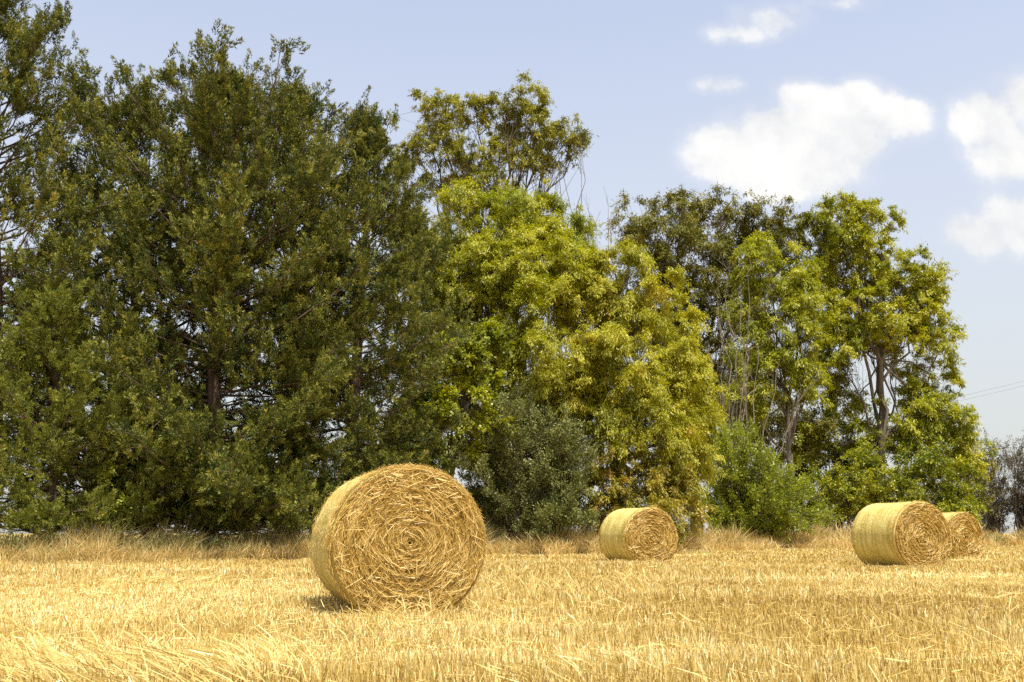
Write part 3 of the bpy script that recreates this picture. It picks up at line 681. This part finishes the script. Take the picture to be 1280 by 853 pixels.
bare_tree(752, 46, [(742, 268, 2), (762, 262, 3), (775, 290, 1)], "bare pale twigs poking up between the lime and the dark eucalyptus", 52, M_dead, tr_r=.05, nb=5, sp=6)
bare_tree(690, 43.5, [(700, 200, 3), (716, 188, 3), (684, 215, 2)], "pale dead branches below the right side of the open crown", 53, M_dead, tr_r=.06, nb=4, sp=8)
bare_tree(1050, 54, [(1030, 480, 3), (1070, 470, 3), (1010, 520, 3), (1055, 540, 3)], "leafless thin tree behind the forked trunk eucalyptus", 54, M_twig, tr_r=.05, nb=8, sp=14)
upright_bush(1243, 58, [(1225, 570, 7), (1240, 556, 9), (1252, 575, 8), (1232, 620, 9), (1255, 630, 8), (1222, 640, 6)], "brown twiggy shrub at right, left of its lookalike", 55, M_brown, M_twig, (.1, .04), 100, .3, "twiggy_shrub", "shrub", 8, .6)
upright_bush(1278, 58.5, [(1270, 556, 9), (1282, 550, 9), (1292, 575, 8), (1268, 610, 9), (1300, 610, 7), (1285, 640, 8)], "brown twiggy shrub cut off by the right edge", 56, M_brown, M_twig, (.1, .04), 100, .32, "twiggy_shrub", "shrub", 8, .6)

# ------------------------------------------------------------------ tall dry grass along the field edge (stuff)
r = np.random.default_rng(77); mb = MB()
sx = np.concatenate([[0], np.cumsum(np.linalg.norm(np.diff(EPT[:, :2], axis=0), axis=1))])
def edge_pts(n, w0, w1, lo=-40, hi=1330):
    px = lo + (hi - lo) * r.random(n); Y = np.interp(px, [e[0] for e in EDGE], [e[1] for e in EDGE]) + w0 + (w1 - w0) * r.random(n)
    return px, np.column_stack([(px - 640) / F * Y * (1 / CT), Y, np.zeros(n)])
nt_ = 2600
pxs, bs = edge_pts(nt_, -.2, 2.2)
for px, b in zip(pxs, bs):
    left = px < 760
    hh = (vnoise(np.array([px * .021]), np.array([3.3]), 4)[0])
    hgt = (.7 + .95 * hh) * r.uniform(.6, 1.15) * (.82 if px < 400 else 1 if left else .95) * (1.25 if r.random() < .15 else .9)
    front = (b[1] - np.interp(px, [e[0] for e in EDGE], [e[1] for e in EDGE])) < .7
    if front: hgt *= .6
    n = int(r.integers(26, 46))
    b = b + np.array([0, (vnoise(np.array([b[0] * .8]), np.array([2.2]), 6)[0] - .5) * 1.5 + (r.random() < .06) * -.8, 0])
    P = b + np.column_stack([r.normal(size=n) * .16, r.normal(size=n) * .14, np.zeros(n)])
    ln = r.normal() * .22
    D = nrm(np.column_stack([ln + r.normal(size=n) * .3, r.normal(size=n) * .25, np.ones(n)]))
    Wv = nrm(np.cross(D, np.array([0, 1., 0]) + r.normal(size=(n, 3)) * .5))
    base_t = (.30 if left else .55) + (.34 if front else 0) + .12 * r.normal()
    t = np.clip(base_t + .16 * r.normal(size=n), 0, 1)
    L_ = hgt * (.5 + .6 * r.random(n)); wd = .011 * b[1] / 26
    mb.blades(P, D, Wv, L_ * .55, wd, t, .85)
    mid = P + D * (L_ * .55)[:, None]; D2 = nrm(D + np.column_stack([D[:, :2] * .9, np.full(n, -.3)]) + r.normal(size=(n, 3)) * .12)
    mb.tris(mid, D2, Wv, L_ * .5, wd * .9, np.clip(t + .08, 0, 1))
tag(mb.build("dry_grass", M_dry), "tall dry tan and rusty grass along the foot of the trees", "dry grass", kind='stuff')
# weeds mixed into the grass
mb = MB()
pxs, bs = edge_pts(900, .0, 2.4)
for px, b in zip(pxs, bs):
    if vnoise(np.array([px * .013]), np.array([8.1]), 9)[0] < .45: continue
    n = 60; hgt = r.uniform(.25, .7)
    P = b + np.column_stack([r.normal(size=n) * .16, r.normal(size=n) * .16, r.random(n) * hgt])
    D = nrm(r.normal(size=(n, 3)) * .7 + [0, 0, .7])
    mb.leaves(P, D, perp(D, r), .07 + .06 * r.random(n), .03, np.clip(.5 + .2 * r.normal(size=n), 0, 1))
tag(mb.build("weeds", M_grey), "green weeds growing through the dry grass strip", "weeds", kind='stuff')

# ------------------------------------------------------------------ overhead cables beyond the trees
mC, ntc, outc = newmat("cable_metal")
p = ntc.nodes.new("ShaderNodeBsdfPrincipled"); p.inputs["Base Color"].default_value = (.2, .2, .21, 1); p.inputs["Roughness"].default_value = .5; p.inputs["Metallic"].default_value = .6
ntc.links.new(p.outputs[0], outc.inputs[0])
for k, (dy, lab) in enumerate(((0, "upper of the overhead cables at the right edge"), (5, "lower of the overhead cables at the right edge"))):
    a = at(1120, 514 + dy, 96); b = at(1560, 398 + dy * 1.5, 88)
    m = MB(); m.tube(curve_pts(a, b, 24, -.012, np.random.default_rng(1), 0), .013, 5)
    tag(m.build("overhead_cable", mC), lab, "cable", "overhead cables")

# ------------------------------------------------------------------ render settings
sc.render.engine = 'CYCLES'
sc.cycles.max_bounces = 5; sc.cycles.diffuse_bounces = 3; sc.cycles.glossy_bounces = 2; sc.cycles.transmission_bounces = 3
sc.cycles.use_denoising = False
sc.cycles.sample_clamp_indirect = 4
sc.view_settings.view_transform = 'Standard'; sc.view_settings.look = 'None'
sc.view_settings.exposure = 0.5; sc.view_settings.gamma = 1
